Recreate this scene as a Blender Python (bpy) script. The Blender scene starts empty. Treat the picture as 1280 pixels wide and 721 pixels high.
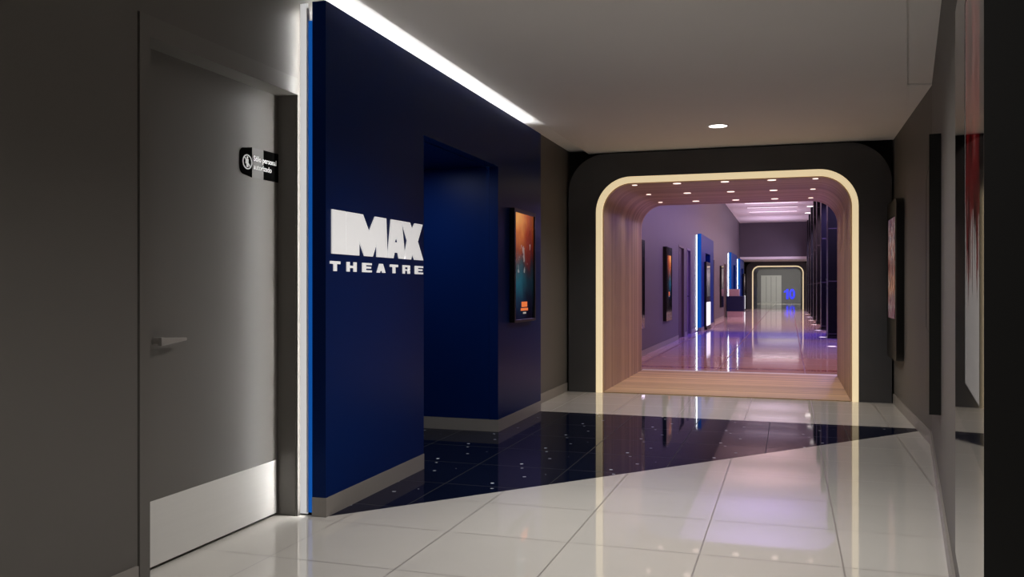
import bpy, math, random
from mathutils import Vector, Matrix
random.seed(4)
SC = bpy.context.scene
COL = SC.collection
R = math.radians

# ------------------------------------------------------------------ materials
def new_mat(name):
    m = bpy.data.materials.new(name); m.use_nodes = True
    nt = m.node_tree
    return m, nt, nt.nodes['Principled BSDF']

def simple(name, col, rough=0.5, metal=0.0, var=0.0, scale=6.0, emit=None, es=0.0, ior=1.45, spec=0.5, stretch=(1, 1, 1), coat=0.0):
    m, nt, b = new_mat(name)
    b.inputs['Roughness'].default_value = rough
    b.inputs['Metallic'].default_value = metal
    b.inputs['IOR'].default_value = ior
    b.inputs['Specular IOR Level'].default_value = spec
    b.inputs['Coat Weight'].default_value = coat
    b.inputs['Coat Roughness'].default_value = 0.03
    if var > 0:
        g = nt.nodes.new('ShaderNodeNewGeometry')
        mp = nt.nodes.new('ShaderNodeMapping'); mp.inputs['Scale'].default_value = stretch
        n = nt.nodes.new('ShaderNodeTexNoise'); n.inputs['Scale'].default_value = scale; n.inputs['Detail'].default_value = 4
        mx = nt.nodes.new('ShaderNodeMix'); mx.data_type = 'RGBA'
        mx.inputs[6].default_value = tuple(c * (1 - var) for c in col) + (1,)
        mx.inputs[7].default_value = tuple(min(1, c * (1 + var)) for c in col) + (1,)
        nt.links.new(g.outputs['Position'], mp.inputs['Vector'])
        nt.links.new(mp.outputs['Vector'], n.inputs['Vector'])
        nt.links.new(n.outputs['Fac'], mx.inputs[0])
        nt.links.new(mx.outputs[2], b.inputs['Base Color'])
    else:
        b.inputs['Base Color'].default_value = tuple(col) + (1,)
    if emit:
        b.inputs['Emission Color'].default_value = tuple(emit) + (1,)
        b.inputs['Emission Strength'].default_value = es
    return m

class G:
    """tiny node-graph helper"""
    def __init__(s, nt): s.nt = nt
    def n(s, t): return s.nt.nodes.new(t)
    def link(s, a, b): s.nt.links.new(a, b)
    def m(s, op, a, b=None, c=None):
        x = s.n('ShaderNodeMath'); x.operation = op
        for i, v in enumerate((a, b, c)):
            if v is None: continue
            if isinstance(v, (int, float)): x.inputs[i].default_value = v
            else: s.link(v, x.inputs[i])
        return x.outputs[0]
    def mix(s, f, a, b):
        x = s.n('ShaderNodeMix'); x.data_type = 'RGBA'
        for i, v in ((0, f), (6, a), (7, b)):
            if isinstance(v, (int, float)): x.inputs[i].default_value = v
            elif isinstance(v, tuple): x.inputs[i].default_value = v + (1,)
            else: s.link(v, x.inputs[i])
        return x.outputs[2]
    def ramp(s, f, stops, interp='LINEAR'):
        x = s.n('ShaderNodeValToRGB'); cr = x.color_ramp; cr.interpolation = interp
        while len(cr.elements) < len(stops): cr.elements.new(0.5)
        for e, (p, c) in zip(cr.elements, stops): e.position = p; e.color = tuple(c) + (1,)
        s.link(f, x.inputs[0]); return x.outputs[0]
    def pos(s):
        g = s.n('ShaderNodeNewGeometry'); x = s.n('ShaderNodeSeparateXYZ')
        s.link(g.outputs['Position'], x.inputs[0]); return g.outputs['Position'], x.outputs[0], x.outputs[1], x.outputs[2]
    def noise(s, v, scale, detail=3, mapping=None):
        n = s.n('ShaderNodeTexNoise'); n.inputs['Scale'].default_value = scale; n.inputs['Detail'].default_value = detail
        if mapping:
            mp = s.n('ShaderNodeMapping'); mp.inputs['Scale'].default_value = mapping
            s.link(v, mp.inputs['Vector']); v = mp.outputs['Vector']
        s.link(v, n.inputs['Vector']); return n.outputs['Fac']
    def joint(s, c, c0, p, w):
        """1 on a grid line at c0 + k p, of width w"""
        t = s.m('PINGPONG', s.m('SUBTRACT', c, c0), p / 2)
        return s.m('LESS_THAN', t, w / 2)

def tile_mat(name, col, grout, x0, y0, p, w, rough=0.03, stars=None, ior=1.5, var=0.04, bands=None):
    m, nt, b = new_mat(name); g = G(nt)
    P, X, Y, Z = g.pos()
    j = g.m('MAXIMUM', g.joint(X, x0, p, w), g.joint(Y, y0, p, w))
    # each tile a touch different
    cx = g.m('FLOOR', g.m('DIVIDE', g.m('SUBTRACT', X, x0), p)); cy = g.m('FLOOR', g.m('DIVIDE', g.m('SUBTRACT', Y, y0), p))
    cv = g.n('ShaderNodeCombineXYZ'); g.link(cx, cv.inputs[0]); g.link(cy, cv.inputs[1])
    wn = g.n('ShaderNodeTexWhiteNoise'); wn.noise_dimensions = '2D'; g.link(cv.outputs[0], wn.inputs['Vector'])
    f = g.m('ADD', g.m('MULTIPLY', wn.outputs['Value'], 0.5), g.m('MULTIPLY', g.noise(P, 5.0), 0.5))
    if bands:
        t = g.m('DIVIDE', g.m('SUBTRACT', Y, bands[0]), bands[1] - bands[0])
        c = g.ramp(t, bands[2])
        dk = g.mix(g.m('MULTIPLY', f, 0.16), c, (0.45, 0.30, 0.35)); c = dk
    else:
        c = g.mix(f, tuple(v * (1 - var) for v in col), tuple(v * (1 + var) for v in col))
    if stars:
        fx = g.m('FLOORED_MODULO', g.m('SUBTRACT', X, stars[0]), p)
        fy = g.m('FLOORED_MODULO', g.m('SUBTRACT', Y, stars[1]), p)
        acc = None
        for dx, dy, r, br in stars[2]:
            d = g.m('SQRT', g.m('ADD', g.m('POWER', g.m('ABSOLUTE', g.m('SUBTRACT', fx, dx)), 2.0), g.m('POWER', g.m('ABSOLUTE', g.m('SUBTRACT', fy, dy)), 2.0)))
            h = g.m('MULTIPLY', g.m('LESS_THAN', d, r), br)
            acc = h if acc is None else g.m('MAXIMUM', acc, h)
        c = g.mix(acc, c, (0.8, 0.85, 0.95))
    c = g.mix(j, c, grout)
    g.link(c, b.inputs['Base Color'])
    rg = g.m('ADD', rough, g.m('MULTIPLY', j, 0.3)); g.link(rg, b.inputs['Roughness'])
    b.inputs['IOR'].default_value = ior
    return m

def wood_mat(name, a, bcol, dark, rough):
    m, nt, b = new_mat(name); g = G(nt)
    P, X, Y, Z = g.pos()
    broad = g.noise(P, 2.2, 2, (0.03, 2.6, 0.03)); fine = g.noise(P, 9.0, 4, (0.5, 5.0, 0.5)); grain = g.noise(P, 40, 3, (0.06, 1.0, 0.06))
    f = g.m('ADD', g.m('MULTIPLY', broad, 0.75), g.m('MULTIPLY', fine, 0.25))
    c = g.ramp(f, [(0.36, dark), (0.44, bcol), (0.54, a), (0.64, bcol), (0.70, dark)])
    pw = g.n('ShaderNodeTexWhiteNoise'); pw.noise_dimensions = '1D'; g.link(g.m('FLOOR', g.m('DIVIDE', Y, 0.115)), pw.inputs['W'])
    c = g.mix(g.m('MULTIPLY', g.m('POWER', pw.outputs['Value'], 1.6), 0.85), c, dark)     # every board its own tone
    c = g.mix(g.m('MULTIPLY', grain, 0.2), c, dark)
    g.link(c, b.inputs['Base Color']); b.inputs['Roughness'].default_value = rough
    return m

def art_mat(name, style, es):
    """generic abstract artwork on a backlit sheet, drawn in the sheet's own UV"""
    m, nt, b = new_mat(name); g = G(nt)
    uvn = g.n('ShaderNodeUVMap'); sp = g.n('ShaderNodeSeparateXYZ'); g.link(uvn.outputs[0], sp.inputs[0])
    U, V = sp.outputs[0], sp.outputs[1]; uv = uvn.outputs[0]
    if style == 'ember':
        n1 = g.noise(uv, 3.0, 4); n2 = g.noise(uv, 7.0, 5)
        t = g.m('ADD', V, g.m('MULTIPLY', g.m('SUBTRACT', n1, 0.5), 0.35))
        c = g.ramp(t, [(0.0, (0.004, 0.006, 0.02)), (0.18, (0.01, 0.03, 0.06)), (0.36, (0.015, 0.10, 0.14)), (0.50, (0.05, 0.07, 0.08)), (0.62, (0.25, 0.06, 0.03)), (0.80, (0.60, 0.17, 0.04)), (0.95, (0.95, 0.42, 0.10))])
        side = g.ramp(g.m('ADD', U, g.m('MULTIPLY', n2, 0.2)), [(0.35, (1, 1, 1)), (0.75, (0.45, 0.16, 0.16)), (1.0, (0.22, 0.06, 0.08))])
        mu = g.n('ShaderNodeMix'); mu.data_type = 'RGBA'; mu.blend_type = 'MULTIPLY'; mu.inputs[0].default_value = 0.9
        g.link(c, mu.inputs[6]); g.link(side, mu.inputs[7]); c = mu.outputs[2]
        # pale wisps in the middle
        wsp = g.m('MULTIPLY', g.m('GREATER_THAN', n2, 0.60), g.m('LESS_THAN', g.m('ABSOLUTE', g.m('SUBTRACT', V, 0.58)), 0.14))
        c = g.mix(g.m('MULTIPLY', wsp, 0.35), c, (0.55, 0.55, 0.55))
        # orange title block near the foot
        def rect(u0, u1, v0, v1):
            a = g.m('MULTIPLY', g.m('GREATER_THAN', U, u0), g.m('LESS_THAN', U, u1))
            return g.m('MULTIPLY', a, g.m('MULTIPLY', g.m('GREATER_THAN', V, v0), g.m('LESS_THAN', V, v1)))
        blk = g.m('MAXIMUM', rect(0.36, 0.66, 0.115, 0.165), rect(0.32, 0.70, 0.080, 0.105))
        c = g.mix(blk, c, (0.95, 0.22, 0.06))
        c = g.mix(rect(0.44, 0.60, 0.05, 0.066), c, (0.5, 0.45, 0.4))
    elif style == 'red':
        dr = g.noise(uv, 6.0, 3, (2.2, 0.35, 1.0)); bl = g.noise(uv, 4.0, 3)
        lim = g.m('ADD', 0.32, g.m('MULTIPLY', g.m('SUBTRACT', dr, 0.5), 1.1))
        redm = g.m('GREATER_THAN', V, lim)
        red = g.ramp(bl, [(0.35, (0.02, 0.002, 0.003)), (0.55, (0.22, 0.01, 0.012)), (0.72, (0.30, 0.16, 0.15))])
        c = g.mix(redm, (0.60, 0.57, 0.56), red)
        c = g.mix(g.m('GREATER_THAN', g.m('ABSOLUTE', g.m('SUBTRACT', U, 0.5)), 0.475), c, (0.62, 0.6, 0.58))
    elif style == 'collage':
        n1 = g.n('ShaderNodeTexNoise'); n1.inputs['Scale'].default_value = 7; n1.inputs['Detail'].default_value = 5; g.link(uv, n1.inputs['Vector'])
        base = g.ramp(V, [(0.0, (0.03, 0.05, 0.15)), (0.18, (0.12, 0.10, 0.16)), (0.3, (0.55, 0.30, 0.14)), (0.5, (0.20, 0.08, 0.07)), (0.75, (0.55, 0.40, 0.38)), (1.0, (0.15, 0.16, 0.3))])
        bl = g.ramp(n1.outputs['Fac'], [(0.36, (0.01, 0.01, 0.02)), (0.48, (0.5, 0.12, 0.1)), (0.56, (0.8, 0.65, 0.55)), (0.66, (0.08, 0.12, 0.35))])
        c = g.mix(0.55, base, bl)
    elif style == 'off':
        c = g.mix(g.noise(uv, 3.0, 2), (0.004, 0.004, 0.005), (0.007, 0.007, 0.008))
    else:
        n1 = g.noise(uv, 4.0, 5)
        c = g.ramp(g.m('ADD', g.m('MULTIPLY', V, 0.4), g.m('MULTIPLY', n1, 0.7)), [(0.3, (0.01, 0.01, 0.015)), (0.5, (0.06, 0.05, 0.06)), (0.62, (0.5, 0.46, 0.42)), (0.8, (0.05, 0.05, 0.06))])
    g.link(c, b.inputs['Base Color']); g.link(c, b.inputs['Emission Color'])
    b.inputs['Emission Strength'].default_value = es
    b.inputs['Roughness'].default_value = 0.03
    return m

M = {}
M['wall'] = simple('wall_paint', (0.118, 0.110, 0.101), 0.55, var=0.05, scale=2.5)
M['wall_hall'] = simple('hall_wall_paint', (0.112, 0.097, 0.111), 0.5, var=0.05, scale=2.5)
M['wall_header'] = simple('header_paint', (0.115, 0.10, 0.125), 0.55, var=0.05, scale=2.5)
M['door'] = simple('door_laminate', (0.128, 0.120, 0.110), 0.42, var=0.06, scale=3, stretch=(1, 1, 0.2))
M['door_maroon'] = simple('maroon_door_laminate', (0.090, 0.060, 0.075), 0.4, var=0.05)
M['door_violet'] = simple('violet_door_laminate', (0.130, 0.085, 0.17), 0.4, var=0.05)
M['door_brown'] = simple('brown_door_laminate', (0.135, 0.10, 0.10), 0.4, var=0.05)
M['ceiling'] = simple('ceiling_paint', (0.80, 0.775, 0.745), 0.8, var=0.03, scale=1.5)
M['ceiling_white'] = simple('cove_white_paint', (0.90, 0.89, 0.87), 0.8, var=0.02)
M['base'] = simple('grey_skirting', (0.27, 0.25, 0.23), 0.4, var=0.04)
M['black'] = simple('black_lacquer', (0.078, 0.078, 0.082), 0.36, var=0.15, scale=3)
M['black_matte'] = simple('black_matte', (0.003, 0.003, 0.003), 0.8, var=0.1)
M['case_black'] = simple('case_black', (0.006, 0.006, 0.006), 0.35, var=0.1)
M['glass_black'] = simple('black_glass', (0.004, 0.004, 0.005), 0.04, var=0.1)
M['steel'] = simple('brushed_steel', (0.50, 0.49, 0.48), 0.26, 1.0, var=0.06, scale=8, stretch=(0.3, 0.3, 18))
M['mirror_steel'] = simple('polished_steel', (0.25, 0.24, 0.235), 0.06, 1.0, var=0.03, scale=3)
M['kick'] = simple('satin_kick_plate', (0.66, 0.65, 0.63), 0.6, 0.0, var=0.03, scale=6, stretch=(1, 0.4, 12))
M['handle'] = simple('satin_nickel', (0.42, 0.40, 0.38), 0.35, 0.6, var=0.04)
M['blue'] = simple('navy_blue_laminate', (0.0018, 0.0145, 0.098), 0.34, var=0.06, scale=1.5, spec=0.07)
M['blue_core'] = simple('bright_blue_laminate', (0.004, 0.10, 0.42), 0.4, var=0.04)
M['blue_edge'] = simple('blue_edge_painted_glow', (0.004, 0.06, 0.3), 0.5, var=0.03, spec=0.1, emit=(0.01, 0.17, 0.72), es=0.42)  # LED light falling on the panel edge, put in as its own glow
M['blue_lit'] = simple('navy_laminate_lit_copy', (0.003, 0.026, 0.18), 0.4, var=0.05, spec=0.07)  # lighter copy of the panel navy, hall light put into the colour
M['letters'] = simple('lit_white_acrylic', (0.7, 0.7, 0.7), 0.4, emit=(1.0, 0.98, 0.98), es=0.44, var=0.02)
M['led'] = simple('led_tape', (0.9, 0.9, 0.9), 0.5, emit=(1.0, 0.99, 0.96), es=62, var=0.01)
M['diffuser'] = simple('gap_diffuser', (0.01, 0.01, 0.01), 0.9, spec=0.0, emit=(1.0, 0.99, 0.98), es=0.54, var=0.02)
M['led_cove'] = simple('cove_led_tape', (0.9, 0.9, 0.9), 0.5, emit=(1.0, 0.98, 0.95), es=24, var=0.01)
M['led_side'] = simple('cool_led_tape', (0.9, 0.9, 0.9), 0.5, emit=(0.9, 0.95, 1.0), es=8, var=0.01)
M['cream'] = simple('cream_light_strip', (0.75, 0.65, 0.45), 0.5, emit=(1.0, 0.80, 0.48), es=0.66, var=0.01)
M['lens'] = simple('downlight_lens', (0.9, 0.9, 0.9), 0.5, emit=(1.0, 0.93, 0.88), es=6.0, var=0.01)
M['lens_small'] = simple('small_downlight_lens', (0.9, 0.85, 0.8), 0.5, emit=(1.0, 0.78, 0.70), es=1.6, var=0.01)
M['lens_floor'] = simple('floor_uplight_lens', (0.9, 0.85, 0.9), 0.4, emit=(1.0, 0.88, 0.95), es=2.0, var=0.01)
M['lens_linear'] = simple('linear_light_lens', (0.9, 0.85, 0.9), 0.4, emit=(1.0, 0.80, 0.90), es=1.7, var=0.01)
M['trim_white'] = simple('downlight_trim', (0.7, 0.68, 0.66), 0.4, var=0.02)
M['white_lit'] = simple('backlit_white_panel', (0.8, 0.8, 0.8), 0.4, emit=(0.93, 0.97, 1.0), es=0.85, var=0.02)
M['sign_black'] = simple('sign_black_vinyl', (0.003, 0.003, 0.003), 0.9, var=0.1, spec=0.0)
M['sign_clear'] = simple('sign_frosted_strip', (0.145, 0.14, 0.135), 0.4, var=0.03)
M['sign_white'] = simple('sign_white_print', (0.80, 0.80, 0.80), 0.5, emit=(1, 1, 1), es=0.12, var=0.02)
M['ten'] = simple('blue_numeral', (0.02, 0.03, 0.5), 0.4, emit=(0.02, 0.03, 1.0), es=0.9, var=0.02)
M['counter_navy'] = simple('counter_navy', (0.008, 0.012, 0.06), 0.3, var=0.06)
M['counter_pink'] = simple('counter_top_panel', (0.45, 0.30, 0.34), 0.4, var=0.05)
M['white_door'] = simple('white_door', (0.60, 0.59, 0.56), 0.4, var=0.03)
M['end_wall'] = simple('end_room_paint', (0.20, 0.195, 0.195), 0.5, var=0.04)
M['gray_arch'] = simple('grey_arch_lining', (0.07, 0.065, 0.06), 0.4, var=0.1, stretch=(0.1, 3, 0.1))
M['wood_wall'] = wood_mat('ribbed_wood', (0.52, 0.37, 0.255), (0.42, 0.29, 0.20), (0.25, 0.165, 0.12), 0.5)
M['wood_floor'] = wood_mat('wood_flooring', (0.80, 0.58, 0.34), (0.66, 0.46, 0.265), (0.34, 0.22, 0.13), 0.5)
M['floor'] = tile_mat('white_tile', (0.60, 0.58, 0.545), (0.27, 0.25, 0.235), 0.224, 4.0, 0.609, 0.007, 0.035, ior=1.62)
M['navy_tile'] = tile_mat('navy_star_tile', (0.0045, 0.007, 0.021), (0.035, 0.037, 0.042), -2.012, 5.60, 0.617, 0.007, 0.04,
                          stars=(-2.012, 5.60, [(0.275, 0.09, 0.012, 0.75), (0.318, 0.575, 0.011, 0.45), (0.41, 0.325, 0.012, 0.4), (0.52, 0.43, 0.006, 0.25)]), var=0.15, ior=1.09)
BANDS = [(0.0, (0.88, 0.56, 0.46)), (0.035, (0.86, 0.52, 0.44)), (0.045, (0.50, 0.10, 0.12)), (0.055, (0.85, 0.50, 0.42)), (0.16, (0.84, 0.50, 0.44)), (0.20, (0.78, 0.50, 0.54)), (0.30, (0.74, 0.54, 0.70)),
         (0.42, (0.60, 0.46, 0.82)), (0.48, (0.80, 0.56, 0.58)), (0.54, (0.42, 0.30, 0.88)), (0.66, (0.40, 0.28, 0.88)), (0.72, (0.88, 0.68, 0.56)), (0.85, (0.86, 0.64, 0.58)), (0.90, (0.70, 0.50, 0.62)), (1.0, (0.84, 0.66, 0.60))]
M['hall_floor'] = tile_mat('hall_floor_banded', (0.5, 0.4, 0.4), (0.22, 0.08, 0.10), 0.22, 13.2, 1.218, 0.02, 0.06, ior=1.40, bands=(12.6, 30.0, BANDS))  # base colour runs in pink, lilac and violet bands along the hall
M['end_floor'] = tile_mat('pale_end_tile', (0.50, 0.47, 0.40), (0.3, 0.28, 0.25), 0.2, 58.0, 1.2, 0.02, 0.06, ior=1.55)
M['col_tile'] = None

def col_mat():
    m, nt, b = new_mat('black_column_tile'); g = G(nt)
    P, X, Y, Z = g.pos()
    j = g.m('MAXIMUM', g.joint(Z, 1.36, 1.25, 0.022), g.joint(X, 0.885, 0.36, 0.012))
    c = g.mix(j, (0.003, 0.003, 0.005), (0.06, 0.052, 0.065))
    n = g.noise(P, 2.0, 3); c = g.mix(g.m('MULTIPLY', n, 0.2), c, (0.012, 0.012, 0.022))
    g.link(c, b.inputs['Base Color']); b.inputs['Roughness'].default_value = 0.35; b.inputs['Specular IOR Level'].default_value = 0.12
    return m
M['col_tile'] = col_mat()
ART = {k: art_mat('artwork_' + k, k, e) for k, e in (('ember', 0.62), ('red', 0.10), ('collage', 0.25), ('mono', 0.35), ('off', 0.0))}

# ------------------------------------------------------------------ geometry helpers
class MB:
    def __init__(s): s.v = []; s.f = []; s.uv = None
    def add(s, vs, fs):
        o = len(s.v); s.v += [tuple(v) for v in vs]; s.f += [tuple(i + o for i in f) for f in fs]; return s
    def box(s, x0, x1, y0, y1, z0, z1):
        return s.add([(x0, y0, z0), (x1, y0, z0), (x1, y1, z0), (x0, y1, z0), (x0, y0, z1), (x1, y0, z1), (x1, y1, z1), (x0, y1, z1)],
                     [(3, 2, 1, 0), (4, 5, 6, 7), (0, 1, 5, 4), (1, 2, 6, 5), (2, 3, 7, 6), (3, 0, 4, 7)])
    def prism(s, pts, fn, a, b):
        """2-D polygon (ccw) extruded; fn(p, q, t) -> xyz, t runs a..b"""
        n = len(pts)
        vs = [fn(p, q, a) for p, q in pts] + [fn(p, q, b) for p, q in pts]
        fs = [tuple(range(n - 1, -1, -1)), tuple(range(n, 2 * n))] + [(i, (i + 1) % n, n + (i + 1) % n, n + i) for i in range(n)]
        return s.add(vs, fs)
    def ring(s, outer, inner, fn, a, b, closed=False):
        """band between two equal-length 2-D paths, extruded a..b"""
        n = len(outer)
        vs = [fn(p, q, a) for p, q in outer] + [fn(p, q, a) for p, q in inner] + [fn(p, q, b) for p, q in outer] + [fn(p, q, b) for p, q in inner]
        fs = []
        for i in range(n if closed else n - 1):
            k = (i + 1) % n
            fs += [(i, k, n + k, n + i), (2 * n + i, 3 * n + i, 3 * n + k, 2 * n + k), (i, 2 * n + i, 2 * n + k, k), (n + i, n + k, 3 * n + k, 3 * n + i)]
        if not closed:
            fs += [(0, n, 3 * n, 2 * n), (n - 1, 3 * n - 1, 4 * n - 1, 2 * n - 1)]
        return s.add(vs, fs)
    def cyl(s, c, r, h, n=28, axis=2, r2=None):
        r2 = r if r2 is None else r2
        def pt(a, rr, t):
            u, w = rr * math.cos(a), rr * math.sin(a)
            return {2: (c[0] + u, c[1] + w, c[2] + t), 1: (c[0] + u, c[1] + t, c[2] + w), 0: (c[0] + t, c[1] + u, c[2] + w)}[axis]
        A = [2 * math.pi * i / n for i in range(n)]
        vs = [pt(a, r, 0) for a in A] + [pt(a, r2, h) for a in A]
        return s.add(vs, [tuple(range(n - 1, -1, -1)), tuple(range(n, 2 * n))] + [(i, (i + 1) % n, n + (i + 1) % n, n + i) for i in range(n)])
    def washer(s, c, r0, r1, h, n=28):
        A = [2 * math.pi * i / n for i in range(n)]
        return s.ring([(r1 * math.cos(a), r1 * math.sin(a)) for a in A], [(r0 * math.cos(a), r0 * math.sin(a)) for a in A],
                      lambda p, q, t: (c[0] + p, c[1] + q, c[2] + t), 0, h, True)

def xform(o):
    return Matrix.Translation(o.location) @ o.rotation_euler.to_matrix().to_4x4()

def build(name, mb, mat, parent=None, world=True, bevel=0, uv=None, label=None):
    me = bpy.data.meshes.new(name)
    vs = mb.v
    if parent is not None and world:
        chain = Matrix.Identity(4); p = parent
        while p is not None:
            chain = xform(p) @ chain; p = p.parent
        inv = chain.inverted(); vs = [tuple(inv @ Vector(v)) for v in vs]
    org = Vector((0, 0, 0))
    if parent is None:   # put the origin at the base centre of the thing
        lo = [min(v[i] for v in vs) for i in range(3)]; hi = [max(v[i] for v in vs) for i in range(3)]
        org = Vector(((lo[0] + hi[0]) / 2, (lo[1] + hi[1]) / 2, lo[2]))
        vs = [tuple(Vector(v) - org) for v in vs]
    me.from_pydata(vs, [], mb.f)
    import bmesh
    bm = bmesh.new(); bm.from_mesh(me); bmesh.ops.recalc_face_normals(bm, faces=bm.faces); bm.to_mesh(me); bm.free()
    if uv:
        l = me.uv_layers.new(name='UVMap')
        for lp in me.loops:
            l.data[lp.index].uv = uv(me.vertices[lp.vertex_index].co)
    me.materials.append(mat)
    o = bpy.data.objects.new(name, me); COL.objects.link(o)
    o.location = org
    if parent is not None: o.parent = parent
    if bevel:
        md = o.modifiers.new('bevel', 'BEVEL'); md.width = bevel; md.segments = 2; md.limit_method = 'ANGLE'
    if label: o['label'] = label
    return o

def smooth(o):
    for p in o.data.polygons: p.use_smooth = True
    return o

def thing(name, label, cat, loc=(0, 0, 0), rz=0.0, group=None):
    o = bpy.data.objects.new(name, None); COL.objects.link(o)
    o.location = loc; o.rotation_euler = (0, 0, rz); o.empty_display_size = 0.1
    o['label'] = label; o['category'] = cat
    if group: o['group'] = group
    return o

def tag(o, label, cat, group=None):
    o['label'] = label; o['category'] = cat
    if group: o['group'] = group
    return o

def struct(name, mb, mat, bevel=0):
    o = build(name, mb, mat, None, bevel=bevel); o['kind'] = 'structure'; return o

def arch(x0, x1, zt, r, n=14, z0=0.0):
    pts = [(x0, z0)]
    for i in range(n + 1):
        a = math.pi - (math.pi / 2) * i / n
        pts.append((x0 + r + r * math.cos(a), zt - r + r * math.sin(a)))
    for i in range(n + 1):
        a = math.pi / 2 - (math.pi / 2) * i / n
        pts.append((x1 - r + r * math.cos(a), zt - r + r * math.sin(a)))
    pts.append((x1, z0))
    return pts
XZ = lambda p, q, t: (p, t, q)
XY = lambda p, q, t: (p, q, t)
YZ = lambda p, q, t: (t, p, q)

def rrect(w0, w1, z0, z1, r, n=8):
    pts = []
    for cx, cz, a0 in ((w1 - r, z1 - r, 0), (w0 + r, z1 - r, 90), (w0 + r, z0 + r, 180), (w1 - r, z0 + r, 270)):
        for i in range(n + 1):
            a = R(a0 + 90 * i / n); pts.append((cx + r * math.cos(a), cz + r * math.sin(a)))
    return pts

def text_mesh(body, size, extrude):
    cu = bpy.data.curves.new('txt', 'FONT'); cu.body = body; cu.size = size; cu.extrude = extrude
    cu.resolution_u = 4; cu.offset = size * 0.012
    ob = bpy.data.objects.new('txt', cu); COL.objects.link(ob)
    dg = bpy.context.evaluated_depsgraph_get(); dg.update()
    me = bpy.data.meshes.new_from_object(ob.evaluated_get(dg))
    mb = MB(); mb.v = [tuple(v.co) for v in me.vertices]; mb.f = [tuple(p.vertices) for p in me.polygons]
    bpy.data.objects.remove(ob); bpy.data.meshes.remove(me)
    return mb

def spot(name, x, y, z, power, col, angle=140, size=0.08, blend=1.0):
    l = bpy.data.lights.new(name, 'SPOT'); l.energy = power; l.color = col; l.spot_size = R(angle); l.spot_blend = blend; l.shadow_soft_size = size
    o = bpy.data.objects.new(name, l); COL.objects.link(o); o.location = (x, y, z - 0.02); o.visible_camera = False
    return o
def area(name, loc, sx, sy, power, col, rot=(0, 0, 0)):
    l = bpy.data.lights.new(name, 'AREA'); l.shape = 'RECTANGLE'; l.size = sx; l.size_y = sy; l.energy = power; l.color = col
    o = bpy.data.objects.new(name, l); COL.objects.link(o); o.location = loc; o.rotation_euler = rot; o.visible_camera = False
    return o

# ------------------------------------------------------------------ key dimensions (metres)
WL, WR = -2.462, 1.043          # side walls of the near hall
PF = -2.31                     # face of the blue panel
YP, YT = 9.85, 12.6            # front and back of the wooden archway
CZ = 2.75
K = Vector((1.043, 7.33, 0))   # where the right wall bends
UD = Vector((-0.1186, -0.9929, 0)); ND = Vector((-0.9929, 0.1186, 0))
def W(u, n, z): return tuple(K + UD * u + ND * n + Vector((0, 0, z)))

# ------------------------------------------------------------------ near hall: the setting
fl = MB()
fl.prism([(-3.6, -2.6), (2.0, -2.6), (2.0, 9.15), (1.04, 8.0), (PF, 4.07), (-3.6, 4.07)], XY, -0.05, 0)
fl.prism([(-3.6, 8.18), (PF, 8.18), (1.04, 8.14), (1.04, 8.0), (2.0, 9.15), (2.0, YT), (-3.6, YT)], XY, -0.05, 0)
struct('floor', fl, M['floor'])
struct('floor', MB().prism([(-3.6, 4.07), (PF, 4.07), (1.04, 8.0), (1.04, 8.14), (PF, 8.18), (-3.6, 8.18)], XY, -0.05, 0), M['navy_tile'])

wl = MB()
D0, D1, DZ, DX = 2.916, 4.03, 2.215, -2.58   # door opening and leaf plane
N0, N1, NZ = 5.345, 6.90, 2.214               # niche in the blue panel
T = -2.60
for a, b, z in ((-2.6, 2.846, 0), (2.846, D1, DZ + 0.085), (D1, N0 - 0.045, 0), (N0 - 0.045, N1 + 0.045, NZ + 0.035), (N1 + 0.045, YP + 0.2, 0)):
    struct('wall_left', MB().box(T, WL, a, b, z, 3.0), M['wall'])   # the wall either side of and above the door and the niche
# straight and angled right wall
struct('wall_right', MB().box(WR, WR + 0.15, 7.33, YP + 0.2, 0, 3.0), M['wall'])
ra = MB(); ra.add([W(0, 0, 0), W(10, 0, 0), W(10, -0.15, 0), W(-0.0, -0.15, 0), W(0, 0, 3), W(10, 0, 3), W(10, -0.15, 3), W(0, -0.15, 3)],
                  [(3, 2, 1, 0), (4, 5, 6, 7), (0, 1, 5, 4), (1, 2, 6, 5), (2, 3, 7, 6), (3, 0, 4, 7)])
struct('wall_right', ra, M['wall'])
struct('wall_behind', MB().box(-2.6, 1.2, -2.6, -2.5, 0, 3.0), M['wall'])
# ceiling with a slot to each side
ce = MB()
S0 = W(0.08, 0.17, 0); S1 = W(10, 0.17, 0)
ce.prism([(-2.21, -2.5), (S1[0], -2.5), (S0[0], S0[1]), (WR, 7.31), (WR, YP + 0.05), (-2.21, YP + 0.05)], XY, CZ, CZ + 0.02)
struct('ceiling', ce, M['ceiling'])
struct('ceiling', MB().box(0.3, 1.6, -2.6, 7.6, 2.760, 2.79), M['ceiling'])
struct('ceiling', MB().box(T, 1.6, -2.6, YP + 0.2, 2.80, 2.95), M['ceiling_white'])
# skirting
bz = 0.1
struct('baseboard_left', MB().box(WL, WL + 0.012, -2.5, 2.84, 0, bz).box(WL, WL + 0.012, 8.2, YP - 0.01, 0, bz), M['base'])
bb = MB().box(WR - 0.012, WR, 7.33, YP - 0.01, 0, bz)
bb.add([W(-0.01, 0.012, 0), W(9.5, 0.012, 0), W(9.5, 0, 0), W(0, 0, 0), W(-0.01, 0.012, bz), W(9.5, 0.012, bz), W(9.5, 0, bz), W(0, 0, bz)],
       [(3, 2, 1, 0), (4, 5, 6, 7), (0, 1, 5, 4), (1, 2, 6, 5), (2, 3, 7, 6), (3, 0, 4, 7)])
struct('baseboard_right', bb, M['base'])

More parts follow.
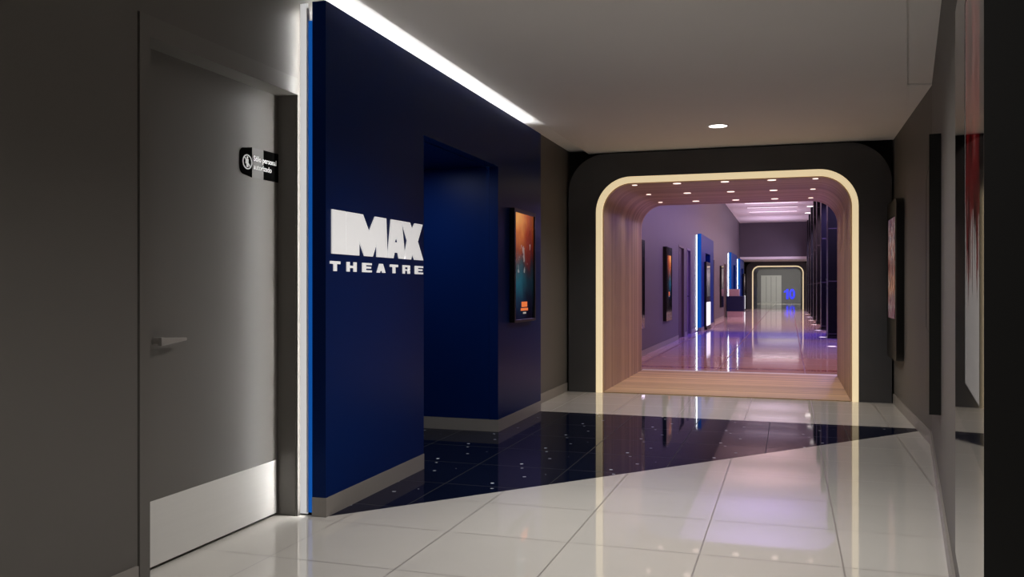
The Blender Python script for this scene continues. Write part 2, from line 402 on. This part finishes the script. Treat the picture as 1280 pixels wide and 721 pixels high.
# staff door
dr = struct('door_1', MB().box(DX - 0.05, DX, D0 - 0.01, D1 + 0.004, 0.012, DZ + 0.02), M['door'])
fr = MB().box(T, WL + 0.002, 2.858, D0, 0, DZ).box(T, WL + 0.002, 2.858, D1, DZ, DZ + 0.085).box(T, WL - 0.012, D1 - 0.004, D1, 0, DZ)
build('door_frame', fr, M['door'], dr)
kp = build('kick_plate', MB().box(DX, DX + 0.004, 3.03, 4.006, 0.016, 0.294), M['kick'], dr, label='pale satin metal kick plate')
hn = MB()
hn.add([(DX + 0.045, 3.055, 0.955), (DX + 0.062, 3.055, 0.955), (DX + 0.062, 3.055, 0.990), (DX + 0.045, 3.055, 0.990),
        (DX + 0.048, 3.225, 0.970), (DX + 0.056, 3.225, 0.970), (DX + 0.056, 3.225, 0.982), (DX + 0.048, 3.225, 0.982)],
       [(0, 1, 2, 3), (7, 6, 5, 4), (0, 4, 5, 1), (1, 5, 6, 2), (2, 6, 7, 3), (3, 7, 4, 0)])
h = build('door_handle', hn, M['handle'], dr, label='tapered satin metal lever', bevel=0.002)
build('handle_rose', MB().cyl((DX, 3.085, 0.974), 0.016, 0.047, axis=0), M['handle'], h)

# sign on the staff door
sg = thing('door_sign', 'small black and clear staff-only sign high on the grey door', 'sign', (DX, 3.87, 1.757))
def sgn(y, z): return y, z
r_ = 0.035
lp = [(3.79, 1.757), (3.79, 1.908)] + [(3.688 + r_ + r_ * math.cos(R(a)), 1.897 - r_ + r_ * math.sin(R(a))) for a in (90, 108, 126, 144, 162, 180)] + \
     [(3.688 + r_ + r_ * math.cos(R(a)), 1.766 + r_ + r_ * math.sin(R(a))) for a in (180, 198, 216, 234, 252, 270)]
lp = [(y, 1.757 + (z - 1.757) * 1.0) for y, z in lp]
build('sign_plate', MB().prism(lp, YZ, DX, DX + 0.004), M['sign_black'], sg, label='black plate with rounded left corners')
build('sign_plate', MB().box(DX, DX + 0.004, 3.893, 4.026, 1.757, 1.908), M['sign_black'], sg, label='square black plate')
build('clear_strip', MB().box(DX, DX + 0.002, 3.79, 3.893, 1.757, 1.908), M['sign_clear'], sg, label='grey see-through strip')
pc = (3.748, 1.829)
A = [2 * math.pi * i / 32 for i in range(32)]
pic = MB().ring([(pc[0] + 0.040 * math.cos(a), pc[1] + 0.037 * math.sin(a)) for a in A], [(pc[0] + 0.034 * math.cos(a), pc[1] + 0.0315 * math.sin(a)) for a in A], YZ, DX + 0.004, DX + 0.006, True)
pic.prism([(pc[0] - 0.009, pc[1] + 0.015), (pc[0] + 0.009, pc[1] + 0.015), (pc[0] + 0.007, pc[1] - 0.026), (pc[0] - 0.007, pc[1] - 0.026)], YZ, DX + 0.004, DX + 0.006)
pic.prism([(pc[0] - 0.014, pc[1] + 0.013), (pc[0] - 0.009, pc[1] + 0.013), (pc[0] - 0.010, pc[1] - 0.010), (pc[0] - 0.015, pc[1] - 0.008)], YZ, DX + 0.004, DX + 0.006)
pic.prism([(pc[0] + 0.006 * math.cos(a), pc[1] + 0.022 + 0.006 * math.sin(a)) for a in A[::3]], YZ, DX + 0.004, DX + 0.006)
pic.prism([(pc[0] - 0.026, pc[1] + 0.020), (pc[0] - 0.022, pc[1] + 0.025), (pc[0] + 0.026, pc[1] - 0.020), (pc[0] + 0.022, pc[1] - 0.025)], YZ, DX + 0.004, DX + 0.006)
build('no_entry_pictogram', pic, M['sign_white'], sg)
def sign_text(s, y, z, size):
    t = text_mesh(s, size, 0.0008); ys = max(v[0] for v in t.v)
    mb = MB(); mb.v = [(DX + 0.0055 + v[2], y + v[0], z + v[1]) for v in t.v]; mb.f = t.f
    return mb, ys
for s, z in (('Sólo personal', 1.842), ('autorizado', 1.800)):
    mb, w = sign_text(s, 3.800, z, 0.0385)
    tw = 0.205 if s[0] == 'S' else 0.160
    mb.v = [(a, 3.800 + (b - 3.800) * tw / w, c) for a, b, c in mb.v]
    build('lettering', mb, M['sign_white'], sg)

# ------------------------------------------------------------------ blue feature panel (and its repeats down the hall)
def blue_panel(name, label, y0, top=2.705, dx=0.0, niche=True, core='blue_core', face='blue', length=4.15, edge=False):
    """face panel with a doorway niche, a bright core behind its near edge and a light tape in the gap to the wall"""
    t = thing(name, label, 'wall panel', (PF + dx, y0 + length / 2, 0))
    f = PF + dx; b = f - 0.08; w = WL
    a0, a1 = y0 + 1.285, y0 + 2.84
    fp = MB().prism([(y0, bz), (a0, bz), (a0, NZ), (a1, NZ), (a1, bz), (y0 + length, bz), (y0 + length, top), (y0, top)], YZ, b, f)
    build('face_panel', fp, M[face], t)
    build('skirting', MB().box(b, f + 0.004, y0 - 0.004, a0, 0, bz), M['base'], t, label='grey skirting along the panel foot')
    build('skirting', MB().prism([(b - 0.6, a1 - 0.004), (f + 0.004, a1 - 0.004), (f + 0.004, y0 + length), (b, y0 + length), (b, a1 + 0.03), (b - 0.6, a1 + 0.03)], XY, 0, bz), M['base'], t, label='grey skirting along the panel foot')
    struct('wall_niche', MB().box(w - 0.75, b - 0.002, a1, a1 + 0.04, bz + 0.002, NZ - 0.002), M[face])
    struct('wall_niche', MB().box(w - 0.75, b - 0.025, a0 - 0.04, a0, 0, NZ - 0.002), M[face])
    struct('wall_niche', MB().box(w - 0.75, b - 0.025, a0 - 0.04, a1 + 0.04, NZ, NZ + 0.03), M[face])
    struct('wall_niche', MB().box(w - 0.79, w - 0.75, a0 - 0.04, a1 + 0.04, 0, NZ + 0.03), M[face])
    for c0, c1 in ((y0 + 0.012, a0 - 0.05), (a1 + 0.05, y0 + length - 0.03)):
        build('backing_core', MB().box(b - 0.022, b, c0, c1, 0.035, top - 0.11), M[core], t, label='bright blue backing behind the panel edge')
    if edge: build('edge_return', MB().box(b - 0.022, f - 0.002, y0 - 0.006, y0 - 0.001, bz, top - 0.004), M['blue_edge'], t, label='blue panel edge with the LED light put in as glow')
    else: build('edge_strip', MB().box(b - 0.0175, b + 0.001, y0 - 0.006, y0 - 0.001, 0.02, top - 0.10), M['blue_edge'], t, label='blue panel edge with the LED light put in as glow')
    for c in (y0 + 0.40, y0 + 3.9):
        build('wall_spacer', MB().box(w + 0.001, b - 0.022, c, c + 0.06, 0, 2.5), M['wall'], t)
    return t

P1 = blue_panel('feature_panel', 'tall navy blue wall panel with a doorway niche, carrying the large white theatre lettering', 4.055)
# light tapes: one standing in the gap at the near edge, one lying in the cove on top of the panel
# the tape is turned towards the wall and the door, away from the hall, in a slim channel
build('edge_light', MB().add([(-2.4178, 4.0505, 0.03), (-2.4148, 4.0420, 0.03), (-2.4148, 4.0420, 2.66), (-2.4178, 4.0505, 2.66)], [(0, 1, 2, 3)]), M['led'], P1, label='white light tape in the gap at the near edge')
build('edge_channel', MB().prism([(-2.4170, 4.0506), (-2.4141, 4.0415), (-2.4149, 4.0390), (-2.4105, 4.0390), (-2.4105, 4.062), (-2.4170, 4.062)], XY, 0.02, 2.67), M['trim_white'], P1)
build('edge_diffuser', MB().box(WL + 0.001, -2.4178, 4.054, 4.062, 0.01, 2.70), M['diffuser'], P1, label='pale glowing diffuser filling the gap')
build('cove_light', MB().box(-2.42, -2.408, 4.12, 8.1, 2.700, 2.712), M['led_cove'], P1, label='white light tape along the top edge')

area('niche_fill', (-2.85, 6.0, NZ - 0.02), 0.3, 0.8, 9, (0.9, 0.95, 1.0))  # added unseen fill that brightens the niche

# lettering
def atx(px, py, x, H=1.2, F=1090., VX=986., HY=359.8):
    a = math.atan((VX - 640) / F); c, s = math.cos(a), math.sin(a)
    u = (px - 640) / F; v = (HY - py) / F
    t = x / (-s + u * c)
    return ((c + u * s) * t, H + v * t)
LX = PF + 0.008
lt = thing('theatre_sign', 'white lit three-dimensional lettering on the navy blue panel', 'sign', (PF, 4.73, 1.29))
Y0, Y1, ZB, ZT = 4.110, 5.222, 1.382, 1.617
def L(u, v): return (Y0 + u * (Y1 - Y0), ZB + v * (ZT - ZB))
GL = {'I': [(0, 0), (0.135, 0), (0.135, 1), (0, 1)],
      'M': [(0.137, 0), (0.275, 0), (0.275, 0.36), (0.335, 0), (0.425, 0), (0.475, 0.36), (0.475, 0), (0.60, 0), (0.585, 1), (0.455, 1), (0.385, 0.60), (0.315, 1), (0.145, 1), (0.145, 0.97), (0.137, 0.97)],
      'X': [(0.815, 0), (0.91, 0.0), (0.928, 0.17), (0.96, 0.0), (1.085, 0), (1.005, 0.51), (1.075, 1), (0.965, 1), (0.925, 0.83), (0.895, 1), (0.785, 1), (0.86, 0.50)]}
for k in ('I', 'M'):
    build('letter', MB().prism([L(*p) for p in GL[k]], YZ, PF + 0.0006, LX), M['letters'], lt)
# A: two feet, a cross bar and a small triangular counter
ao = [L(*p) for p in [(0.612, 0), (0.675, 0), (0.69, 0.17), (0.745, 0.17), (0.757, 0), (0.815, 0), (0.812, 0.0), (0.765, 1), (0.655, 1)]]
am = MB()
am.prism([L(*p) for p in [(0.605, 0), (0.675, 0), (0.69, 0.15), (0.69, 0.42), (0.715, 0.56), (0.715, 1), (0.648, 1)]], YZ, PF + 0.0006, LX)
am.prism([L(*p) for p in [(0.83, 0), (0.782, 1), (0.715, 1), (0.715, 0.56), (0.735, 0.42), (0.735, 0.15), (0.75, 0)]], YZ, PF + 0.0006, LX)
am.prism([L(*p) for p in [(0.69, 0.15), (0.735, 0.15), (0.735, 0.42), (0.69, 0.42)]], YZ, PF + 0.0006, LX)
build('letter', am, M['letters'], lt)
build('letter', MB().prism([L(*p) for p in GL['X']], YZ, PF + 0.0006, LX), M['letters'], lt)
# the small line: block capitals from bars
SM = {'T': [(0, .72, 1, 1), (.34, 0, .66, .72)], 'H': [(0, 0, .30, 1), (.70, 0, 1, 1), (.30, .38, .70, .62)],
      'E': [(0, 0, .38, 1), (.38, 0, 1, .22), (.38, .40, .92, .62), (.38, .78, 1, 1)],
      'R': [(0, 0, .30, 1), (.30, .78, 1, 1), (.70, .42, 1, .78), (.30, .36, .86, .52), (.66, 0, 1, .36)]}
xs = [(185, 255, 'T'), (300, 368, 'H'), (408, 473, 'E'), (508, 568, 'A'), (600, 655, 'T'), (688, 738, 'R'), (772, 828, 'E')]
for x0, x1, ch in xs:
    u0 = atx(380 + x0 / 5.544, 330, PF + 0.007)[0]; u1 = atx(380 + x1 / 5.544, 330, PF + 0.007)[0]
    z0, z1 = 1.290, 1.343; mb = MB(); xx = PF + 0.005
    if ch == 'A':
        q = lambda u, v: (u0 + u * (u1 - u0), z0 + v * (z1 - z0))
        mb.prism([q(*p) for p in [(0, 0), (0.36, 0), (0.40, 0.2), (0.5, 0.2), (0.5, 1), (0.30, 1)]], YZ, PF + 0.0006, xx)
        mb.prism([q(*p) for p in [(0.5, 0.2), (0.60, 0.2), (0.64, 0), (1, 0), (0.70, 1), (0.5, 1)]], YZ, PF + 0.0006, xx)
    else:
        for a, b, c, d in SM[ch]:
            mb.box(PF + 0.0006, xx, u0 + a * (u1 - u0), u0 + c * (u1 - u0), z0 + b * (z1 - z0), z0 + d * (z1 - z0))
    build('letter', mb, M['letters'], lt)

# framed backlit poster on the blue panel
pl = thing('poster_lightbox', 'slim black lightbox with an orange and teal poster on the navy panel', 'lightbox', (PF, 7.54, 0.9))
pb = MB().box(PF + 0.0006, PF + 0.045, 7.215, 7.25, 0.897, 1.897).box(PF + 0.0006, PF + 0.045, 7.845, 7.88, 0.897, 1.897)
pb.box(PF + 0.0006, PF + 0.045, 7.25, 7.845, 0.897, 0.92).box(PF + 0.0006, PF + 0.045, 7.25, 7.845, 1.865, 1.897).box(PF + 0.0006, PF + 0.02, 7.25, 7.845, 0.92, 1.865)
build('frame', pb, M['case_black'], pl, bevel=0.002)
def yz_uv(y0, y1, z0, z1, par):
    oy, oz = par.location.y, par.location.z
    return lambda co: ((co.y + oy - y0) / (y1 - y0), (co.z + oz - z0) / (z1 - z0))
build('poster', MB().box(PF + 0.02, PF + 0.030, 7.25, 7.845, 0.92, 1.865), ART['ember'], pl, uv=yz_uv(7.25, 7.845, 0.92, 1.865, pl), label='orange to teal poster with an orange title block')

# ------------------------------------------------------------------ poster cases (a dark box; poster above, polished panel below)
def poster_case(label, loc, rz, w, z0, z1, zb, art, depth=0.06, border=0.05, far=None, lower='mirror_steel', top=None, group=None):
    """local x along the wall, local y out of the wall"""
    t = thing('mounted_poster_case', label, 'poster case', (loc[0], loc[1], z0), rz, group)
    far = border if far is None else far; hgt = z1 - z0; zb -= z0; h = w / 2; tp = (top - z0) if top else hgt
    build('body', MB().prism([(-h, 0), (h, 0), (h, depth), (h - 0.004, depth), (h - 0.004, depth - 0.008), (-h + 0.004, depth - 0.008), (-h + 0.004, depth), (-h, depth)], XY, 0, hgt), M['case_black'], t, world=False)
    build('lower_panel', MB().box(-h + 0.004, h - 0.004, depth - 0.008, depth, 0, zb), M[lower], t, world=False, label='polished panel below the poster' if lower == 'mirror_steel' else 'white backlit panel below the poster')
    if tp < hgt: build('top_panel', MB().box(-h + 0.004, h - 0.004, depth - 0.008, depth, tp, hgt), M['mirror_steel'], t, world=False, label='polished strip above the poster')
    k = h - 0.004; XZ2 = lambda p, q, t_: (p, t_, q)
    build('glass_border', MB().ring([(-k, zb), (k, zb), (k, tp), (-k, tp)], [(-h + border, zb + border), (h - far, zb + border), (h - far, tp - border), (-h + border, tp - border)], XZ2, depth - 0.008, depth, True), M['glass_black'], t, world=False)
    build('poster', MB().box(-h + border, h - far, depth - 0.012, depth - 0.001, zb + border, tp - border), ART[art], t, world=False,
          uv=lambda co: ((co.x + h - border) / (2 * h - border - far), (co.z - zb - border) / (tp - zb - 2 * border)))
    return t
RZA = math.atan2(0.9929, 0.1186)
def on_angled(u): p = W(u, 0, 0); return (p[0], p[1])
poster_case('nearest poster case, cut by the right edge, with a white and red poster', on_angled(5.38), RZA, 0.92, 0.53, 1.90, 0.90, 'red', 0.057, 0.10, far=0.40)
poster_case('tall black poster case on the right wall, seen edge on, second from the camera', on_angled(1.60), RZA, 0.92, 0.50, 2.05, 0.89, 'off', 0.060, 0.06, top=1.95)
# rounded screen by the archway
ks = thing('wall_screen', 'black wall screen with rounded corners beside the dark archway', 'screen', (WR, 9.40, 0.496), R(90))
rr = rrect(-0.41, 0.41, 0, 1.565, 0.10)
build('housing', MB().prism(rr, lambda p, q, t: (p, t, q), 0.0, 0.072), M['case_black'], ks, world=False, bevel=0.006)
build('display', MB().box(-0.30, 0.26, 0.070, 0.074, 0.405, 1.39), ART['collage'], ks, world=False, uv=lambda co: ((co.x + 0.30) / 0.56, (co.z - 0.405) / 0.985), label='colourful lit picture')

# ------------------------------------------------------------------ archways
def archway(name, label, dx, y, depth, lining, floor_m, outer=True, top=2.735):
    t = thing(name, label, 'archway', (-0.7 + dx, y, 0))
    n = 14
    sh = lambda pts: [(p + dx, q) for p, q in pts]
    so = sh(arch(-2.113, 0.700, 2.465, 0.40, n)); si = sh(arch(-2.046, 0.640, 2.398, 0.335, n))
    lo = sh(arch(-2.095, 0.690, 2.445, 0.38, n)); li = sh(arch(-2.030, 0.625, 2.385, 0.32, n))
    oo = sh(arch(-2.437, 1.024, top, 0.43, n))
    smooth_ring(build('surround', MB().ring(oo, so, XZ, y, y + 0.16), M['black'], t, label='matt black surround with rounded shoulders'))
    smooth_ring(build('light_strip', MB().ring(so, si, XZ, y - 0.006, y + 0.05), M['cream'], t, label='cream glowing strip round the opening'))
    smooth_ring(build('lining', MB().ring(lo, li, XZ, y + 0.05, y + depth), M[lining], t))
    build('threshold_floor', MB().box(-2.029 + dx, 0.624 + dx, y, y + depth, 0, 0.010), M[floor_m], t)
    return t
def smooth_ring(o):
    md = o.modifiers.new('ws', 'EDGE_SPLIT'); md.split_angle = R(30)
    return smooth(o)
A1 = archway('archway', 'near black archway with wood lined tunnel and cream light strip', 0.0, YP, YT - YP, 'wood_wall', 'wood_floor')
struct('trim_1', MB().box(-2.04, 0.64, YT, YT + 0.20, 0, 0.008), M['trim_white'])
# wall behind the surround
n = 14
struct('wall_back', MB().ring(arch(-2.6, 1.2, 2.95, 0.01, n), arch(-2.10, 0.692, 2.455, 0.385, n), XZ, YP + 0.17, YP + 0.25), M['black_matte'])

def downlight(label, x, y, z, r, lens, group, trim=True, up=False):
    t = thing('downlight', label, 'light', (x, y, z), 0, group)
    s = 1 if up else -1
    if trim: build('trim_ring', MB().washer((x, y, z - 0.006 if not up else z), r, r * 1.18, 0.006), M['trim_white'], t)
    build('lens', MB().cyl((x, y, z - 0.004 if not up else z), r, 0.004), M[lens], t)
    return t
downlight('round white downlight, the only one in the plain grey ceiling', -0.645, 8.54, CZ, 0.085, 'lens', None)
WARM = (1.0, 0.955, 0.905)
spot('ceiling_lamp', -0.645, 8.54, CZ, 150, WARM)
for y in (4.3, 0.9):      # the same row of lamps continues over the camera
    spot('ceiling_lamp', -0.645, y, CZ, 235, WARM)

rows = ('front', 'middle', 'back'); cols = ('leftmost', 'second from left', 'centre', 'second from right', 'rightmost')
for i, y in enumerate((9.99, 11.04, 12.10)):
    for j, x in enumerate((-1.69, -1.208, -0.68, -0.178, 0.275)):
        r = 0.045 if j in (1, 2, 3) else 0.030
        z = 2.385 if j in (1, 2, 3) else 2.385 - 0.002
        spot('tunnel_lamp', x, y, z - 0.01, 8.5, (1.0, 0.84, 0.66), 125, 0.03)
        downlight('tiny round downlight in the tunnel ceiling, %s row, %s' % (rows[i], cols[j]), x, y, z, r, 'lens_small', 'tunnel downlights', trim=False)

# ------------------------------------------------------------------ far hall: the setting
HZ, HE, SZ = 4.62, 47.5, 2.70     # ceiling height, header, soffit
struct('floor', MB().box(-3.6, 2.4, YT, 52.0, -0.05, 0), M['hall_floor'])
yy = YT
for a, b, z in ((20.69, 21.75, DZ), (22.38, 23.28, DZ), (25.84, 27.49, NZ + 0.035), (29.55, 30.85, DZ), (35.55, 36.75, DZ), (39.16, 40.81, NZ + 0.035), (45.96, 47.61, NZ + 0.035), (52.2, 52.2, 0)):
    struct('wall_left', MB().box(T, WL, yy, a, 0, HZ), M['wall_hall'])      # the long wall between its doorways and niches
    if b > a: struct('wall_left', MB().box(T, WL, a, b, z, HZ), M['wall_hall'])
    yy = b
struct('wall_right', MB().box(1.75, 1.9, YT, 52.2, 0, HZ), M['black_matte'])
struct('ceiling', MB().box(-2.6, 1.9, YT, 52.2, HZ, HZ + 0.1), M['ceiling'])
struct('trim_lit_soffit_stand_in', MB().box(WL, 0.88, HE - 0.03, HE, SZ - 0.0, SZ + 0.13), M['ceiling_white'])  # added white strip standing in for the lit soffit
struct('wall_header', MB().box(WL, 1.75, HE, HE + 0.2, SZ, HZ), M['wall_header'])
struct('ceiling', MB().box(WL, 1.75, HE + 0.2, 52.0, SZ, SZ + 0.08), M['ceiling_white'])
struct('wall_front', MB().ring(arch(-2.7, 1.9, HZ, 0.01, n), arch(-2.098, 0.693, 2.448, 0.383, n), XZ, YT - 0.08, YT), M['black_matte'])
struct('baseboard_left', MB().box(WL, WL + 0.012, YT, 20.6, 0, bz).box(WL, WL + 0.012, 21.85, 22.3, 0, bz).box(WL, WL + 0.012, 23.4, 24.6, 0, bz).box(WL, WL + 0.012, 30.95, 35.4, 0, bz), M['base'])
A2 = archway('archway', 'small far black archway with cream light strip at the end of the hall', 0.10, 52.0, 6.0, 'gray_arch', 'end_floor', top=2.69)
struct('wall_back', MB().ring(arch(-2.6, 1.9, 2.95, 0.01, n), arch(-2.0, 0.795, 2.455, 0.385, n), XZ, 52.17, 52.25), M['black_matte'])

# doors of the far hall
def side_door(idx, y0, y1, mat, handle=None):
    d = struct('door_%d' % idx, MB().box(T, WL - 0.05, y0, y1, 0.005, DZ), M[mat])
    build('door_frame', MB().box(T, WL + 0.006, y0 - 0.004, y0 + 0.05, 0, DZ).box(T, WL + 0.006, y1 - 0.05, y1 + 0.004, 0, DZ).box(T, WL + 0.006, y0, y1, DZ - 0.05, DZ), M[mat], d)
    if handle: build('door_handle', MB().box(WL - 0.05, WL + 0.03, handle, handle + 0.02, 0.98, 1.0).box(WL + 0.01, WL + 0.03, handle, handle + 0.14, 0.98, 1.0), M['steel'], d)
side_door(2, 20.69, 21.75, 'door_maroon')
side_door(3, 22.38, 23.28, 'door_violet', 22.5)
side_door(4, 29.55, 30.85, 'door_brown')
side_door(5, 35.55, 36.75, 'door_brown')

# poster cases on the left wall (local x points towards the camera)
poster_case('black poster case half hidden by the left edge of the wooden tunnel', (WL, 14.81), R(-90), 0.9, 0.50, 2.03, 0.74, 'off')
poster_case('black poster case with an orange and teal poster on the purple wall', (WL, 18.46), R(-90), 0.9, 0.515, 2.05, 0.80, 'ember', 0.07, 0.17)
poster_case('narrow black poster case between two brown doors far down the left wall', (WL, 33.95), R(-90), 1.1, 0.47, 2.03, 0.80, 'mono', 0.07, 0.08)

# blue panels further on
for y0, lab, tp in ((24.6, 'blue wall panel with glowing white edge, nearest in the far hall', 2.705), (37.92, 'blue wall panel with glowing edge behind the service counter', 2.705), (44.72, 'farthest blue wall panel, just before the far archway', 2.66)):
    t = blue_panel('feature_panel', lab, y0, top=tp, face='blue_lit', edge=True)
    build('edge_light', MB().box(-2.446, -2.428, y0 - 0.004, y0 + 0.004, 0.03, tp - 0.03), M['led_side'], t, label='white light tape down the near edge')
def totem(label, y0, y1, z0):
    t = thing('poster_totem', label, 'poster stand', (PF + 0.03, (y0 + y1) / 2, 0))
    x0, x1 = PF + 0.006, PF + 0.066
    build('body', MB().box(x0, x1, y0, y1, z0, 1.95), M['case_black'], t)
    build('foot', MB().box(x0 - 0.0, x1 + 0.02, y0 + 0.02, y1 - 0.02, 0, z0), M['case_black'], t)
    build('lower_panel', MB().box(x1, x1 + 0.006, y0, y1, z0 + 0.05, 0.79), M['white_lit'], t, label='white backlit lower panel')
    build('poster', MB().box(x1, x1 + 0.006, y0 + 0.12, y1 - 0.12, 0.95, 1.85), ART['mono'], t, uv=lambda co: ((co.y - y0 + t.location.y - 0.12) / (y1 - y0 - 0.24), (co.z - 0.95) / 0.9))
totem('black poster stand with a white glowing lower half before the nearest far blue panel', 25.45, 26.75, 0.06)
totem('black poster stand with a white glowing lower half before the farthest blue panel', 47.5, 48.7, 0.03)

# service counter
ct = thing('service_counter', 'navy service counter with a pale pink upper block far down the left side', 'counter', (-2.1, 36.9, 0))
y0 = 36.9
build('plinth', MB().box(-2.42, -1.80, y0 + 0.03, y0 + 0.9, 0, 0.24), M['counter_pink'], ct, label='pale pink plinth')
build('counter_body', MB().box(-2.44, -1.76, y0, y0 + 0.95, 0.24, 0.86), M['counter_navy'], ct, bevel=0.01)
build('upper_block', MB().box(-2.36, -1.95, y0 + 0.08, y0 + 0.6, 0.86, 1.15), M['counter_pink'], ct, bevel=0.008, label='pale pink upper block')
dm = thing('countertop_lamp', 'small bent metal lamp standing on the service counter block', 'lamp', (-2.05, y0 + 0.3, 1.15))
build('base', MB().cyl((-2.05, y0 + 0.3, 1.15), 0.05, 0.015), M['steel'], dm)
build('stem', MB().cyl((-2.05, y0 + 0.3, 1.165), 0.010, 0.12), M['steel'], dm)
build('head', MB().box(-2.065, -1.93, y0 + 0.28, y0 + 0.32, 1.28, 1.305), M['steel'], dm)

# columns with lights at foot and head
ordw = ('nearest', 'second', 'third', 'fourth', 'fifth', 'sixth', 'farthest')
for i, y in enumerate((22.0, 26.4, 30.5, 34.6, 38.7, 42.8, 46.4)):
    c = thing('column', 'glossy black tiled column on the right, %s of the row' % (ordw[i] if i in (0, 6) else ordw[i] + ' from the archway'), 'column', (1.1, y + 0.45, 0), 0, 'black columns')
    build('shaft', MB().box(0.885, 1.45, y, y + 0.9, 0.06, HZ), M['col_tile'], c, bevel=0.01)
    build('plinth', MB().box(0.875, 1.46, y - 0.01, y + 0.91, 0, 0.06), M['case_black'], c)
for i, y in enumerate((18.8, 22.3, 25.9, 29.9, 33.8, 37.8, 41.8)):
    downlight('round light set in the floor beside the columns, %s' % (('nearest' if i == 0 else 'farthest' if i == 6 else ordw[i] + ' from the archway')), 0.79 if i else 0.84, y + 0.2, 0.0, 0.085, 'lens_floor', 'floor lights', trim=True, up=True)
for i, y in enumerate((34.7, 38.6, 42.0)):
    downlight('bright round ceiling light above the black columns, %s' % ('nearest', 'middle one', 'farthest')[i], 0.87 - 0.02 * i, y, HZ, 0.13, 'lens', 'column ceiling lights')

# linear lights across the far ceiling
for i, y in enumerate((36.2, 38.3, 40.4)):
    t = thing('linear_light', 'thin glowing linear light across the far ceiling, %s of three' % ('front', 'middle', 'back')[i], 'light', (-0.7, y, HZ), 0, 'linear ceiling lights')
    build('housing', MB().box(-1.70, 0.36, y - 0.07, y + 0.07, HZ - 0.03, HZ), M['trim_white'], t)
    build('lens', MB().box(-1.68, 0.34, y - 0.05, y + 0.05, HZ - 0.036, HZ - 0.03), M['lens_linear'], t)
PINK, VIO, LIL = (1.0, 0.62, 0.72), (0.50, 0.34, 1.0), (0.86, 0.66, 1.0)
for y, c, p in ((14.4, PINK, 20), (17.6, PINK, 20), (20.6, VIO, 32), (24.0, VIO, 32), (28.0, PINK, 28), (32.0, PINK, 26), (36.2, LIL, 20), (40.4, LIL, 20), (44.6, LIL, 24)):
    area('ceiling_fill', (-0.7, y, HZ - 1.1), 2.0, 2.4, p, c, (R(180), 0, 0))     # added bodiless fill aimed up, brightens the tall ceiling
for y, c, p, d in ((14.3, PINK, 120, 2.6), (17.4, LIL, 120, 2.4), (20.4, VIO, 170, 2.6), (24.6, VIO, 330, 3.2), (28.9, PINK, 300, 3.0), (33.0, PINK, 300, 3.0), (37.1, LIL, 300, 3.0), (41.2, PINK, 300, 3.0), (45.0, LIL, 300, 2.6)):
    area('side_fill', (1.62, y, 3.3), 1.0, d, p * 0.68, c, (0, R(26), 0))                   # added unseen coloured fill, shining in past the columns
area('soffit_lamp', (-0.7, 49.8, 2.60), 2.4, 0.3, 25, (1, 0.85, 0.9))

# ------------------------------------------------------------------ end room
struct('floor', MB().box(-2.6, 1.6, 52.0, 74.2, -0.05, -0.001), M['end_floor'])
struct('wall_back', MB().box(-2.6, 1.6, 74.0, 74.2, 0, 3.0), M['end_wall'])
struct('wall_left', MB().box(-2.75, -2.6, 57.9, 74.2, 0, 3.0), M['end_wall'])
struct('wall_right', MB().box(1.5, 1.65, 57.9, 74.2, 0, 3.0), M['end_wall'])
struct('ceiling', MB().box(-2.75, 1.65, 52.2, 74.2, 2.75, 2.85), M['ceiling'])
wd = struct('door_6', MB().box(-2.10, -0.63, 73.95, 74.0, 0, 2.16), M['white_door'])
build('door_frame', MB().box(-2.16, -2.10, 73.93, 74.0, 0, 2.22).box(-0.63, -0.57, 73.93, 74.0, 0, 2.22).box(-2.10, -0.63, 73.93, 74.0, 2.16, 2.22), M['white_door'], wd)
for x in (-1.75, -1.37, -0.98):
    build('door_groove', MB().box(x - 0.015, x + 0.015, 73.945, 73.95, 0.05, 2.12), M['end_wall'], wd)
tn = thing('wall_numeral', 'large blue number ten on the grey end wall beside the white door', 'sign', (0.06, 74.0, 0.29))
one = [(-0.20, 0.29), (-0.03, 0.29), (-0.03, 1.12), (-0.17, 1.12), (-0.22, 1.02), (-0.38, 0.93), (-0.38, 0.80), (-0.20, 0.86)]
build('digit', MB().prism(one, XZ, 73.95, 73.99), M['ten'], tn)
E_ = [2 * math.pi * i / 40 for i in range(40)]
build('digit', MB().ring([(0.255 + 0.235 * math.cos(a), 0.705 + 0.425 * math.sin(a)) for a in E_], [(0.255 + 0.075 * math.cos(a), 0.705 + 0.25 * math.sin(a)) for a in E_], XZ, 73.95, 73.99, True), M['ten'], tn)
area('end_lamp', (-0.5, 66.0, 2.55), 1.8, 0.8, 240, (1.0, 0.98, 0.94), (R(60), 0, 0))

# ------------------------------------------------------------------ world, camera, view
wd_ = bpy.data.worlds.new('world'); SC.world = wd_; wd_.use_nodes = True
wd_.node_tree.nodes['Background'].inputs[0].default_value = (0.02, 0.02, 0.022, 1); wd_.node_tree.nodes['Background'].inputs[1].default_value = 0.3
cam = bpy.data.cameras.new('camera'); cam.sensor_width = 36; cam.lens = 36 * 1090 / 1280; cam.clip_end = 300
co = bpy.data.objects.new('camera', cam); COL.objects.link(co); co.location = (0, 0, 1.2)
co.rotation_euler = (R(90), 0, math.atan(346 / 1090)); SC.camera = co
cam.shift_y = (359.8 - 360.5) / 1280 * -1 * -1
SC.view_settings.view_transform = 'Standard'; SC.view_settings.look = 'None'; SC.view_settings.gamma = 1; SC.view_settings.exposure = 0
SC.view_settings.use_curve_mapping = False
SC.cycles.use_denoising = True; SC.cycles.max_bounces = 10; SC.cycles.diffuse_bounces = 5; SC.cycles.glossy_bounces = 6; SC.cycles.sample_clamp_indirect = 6
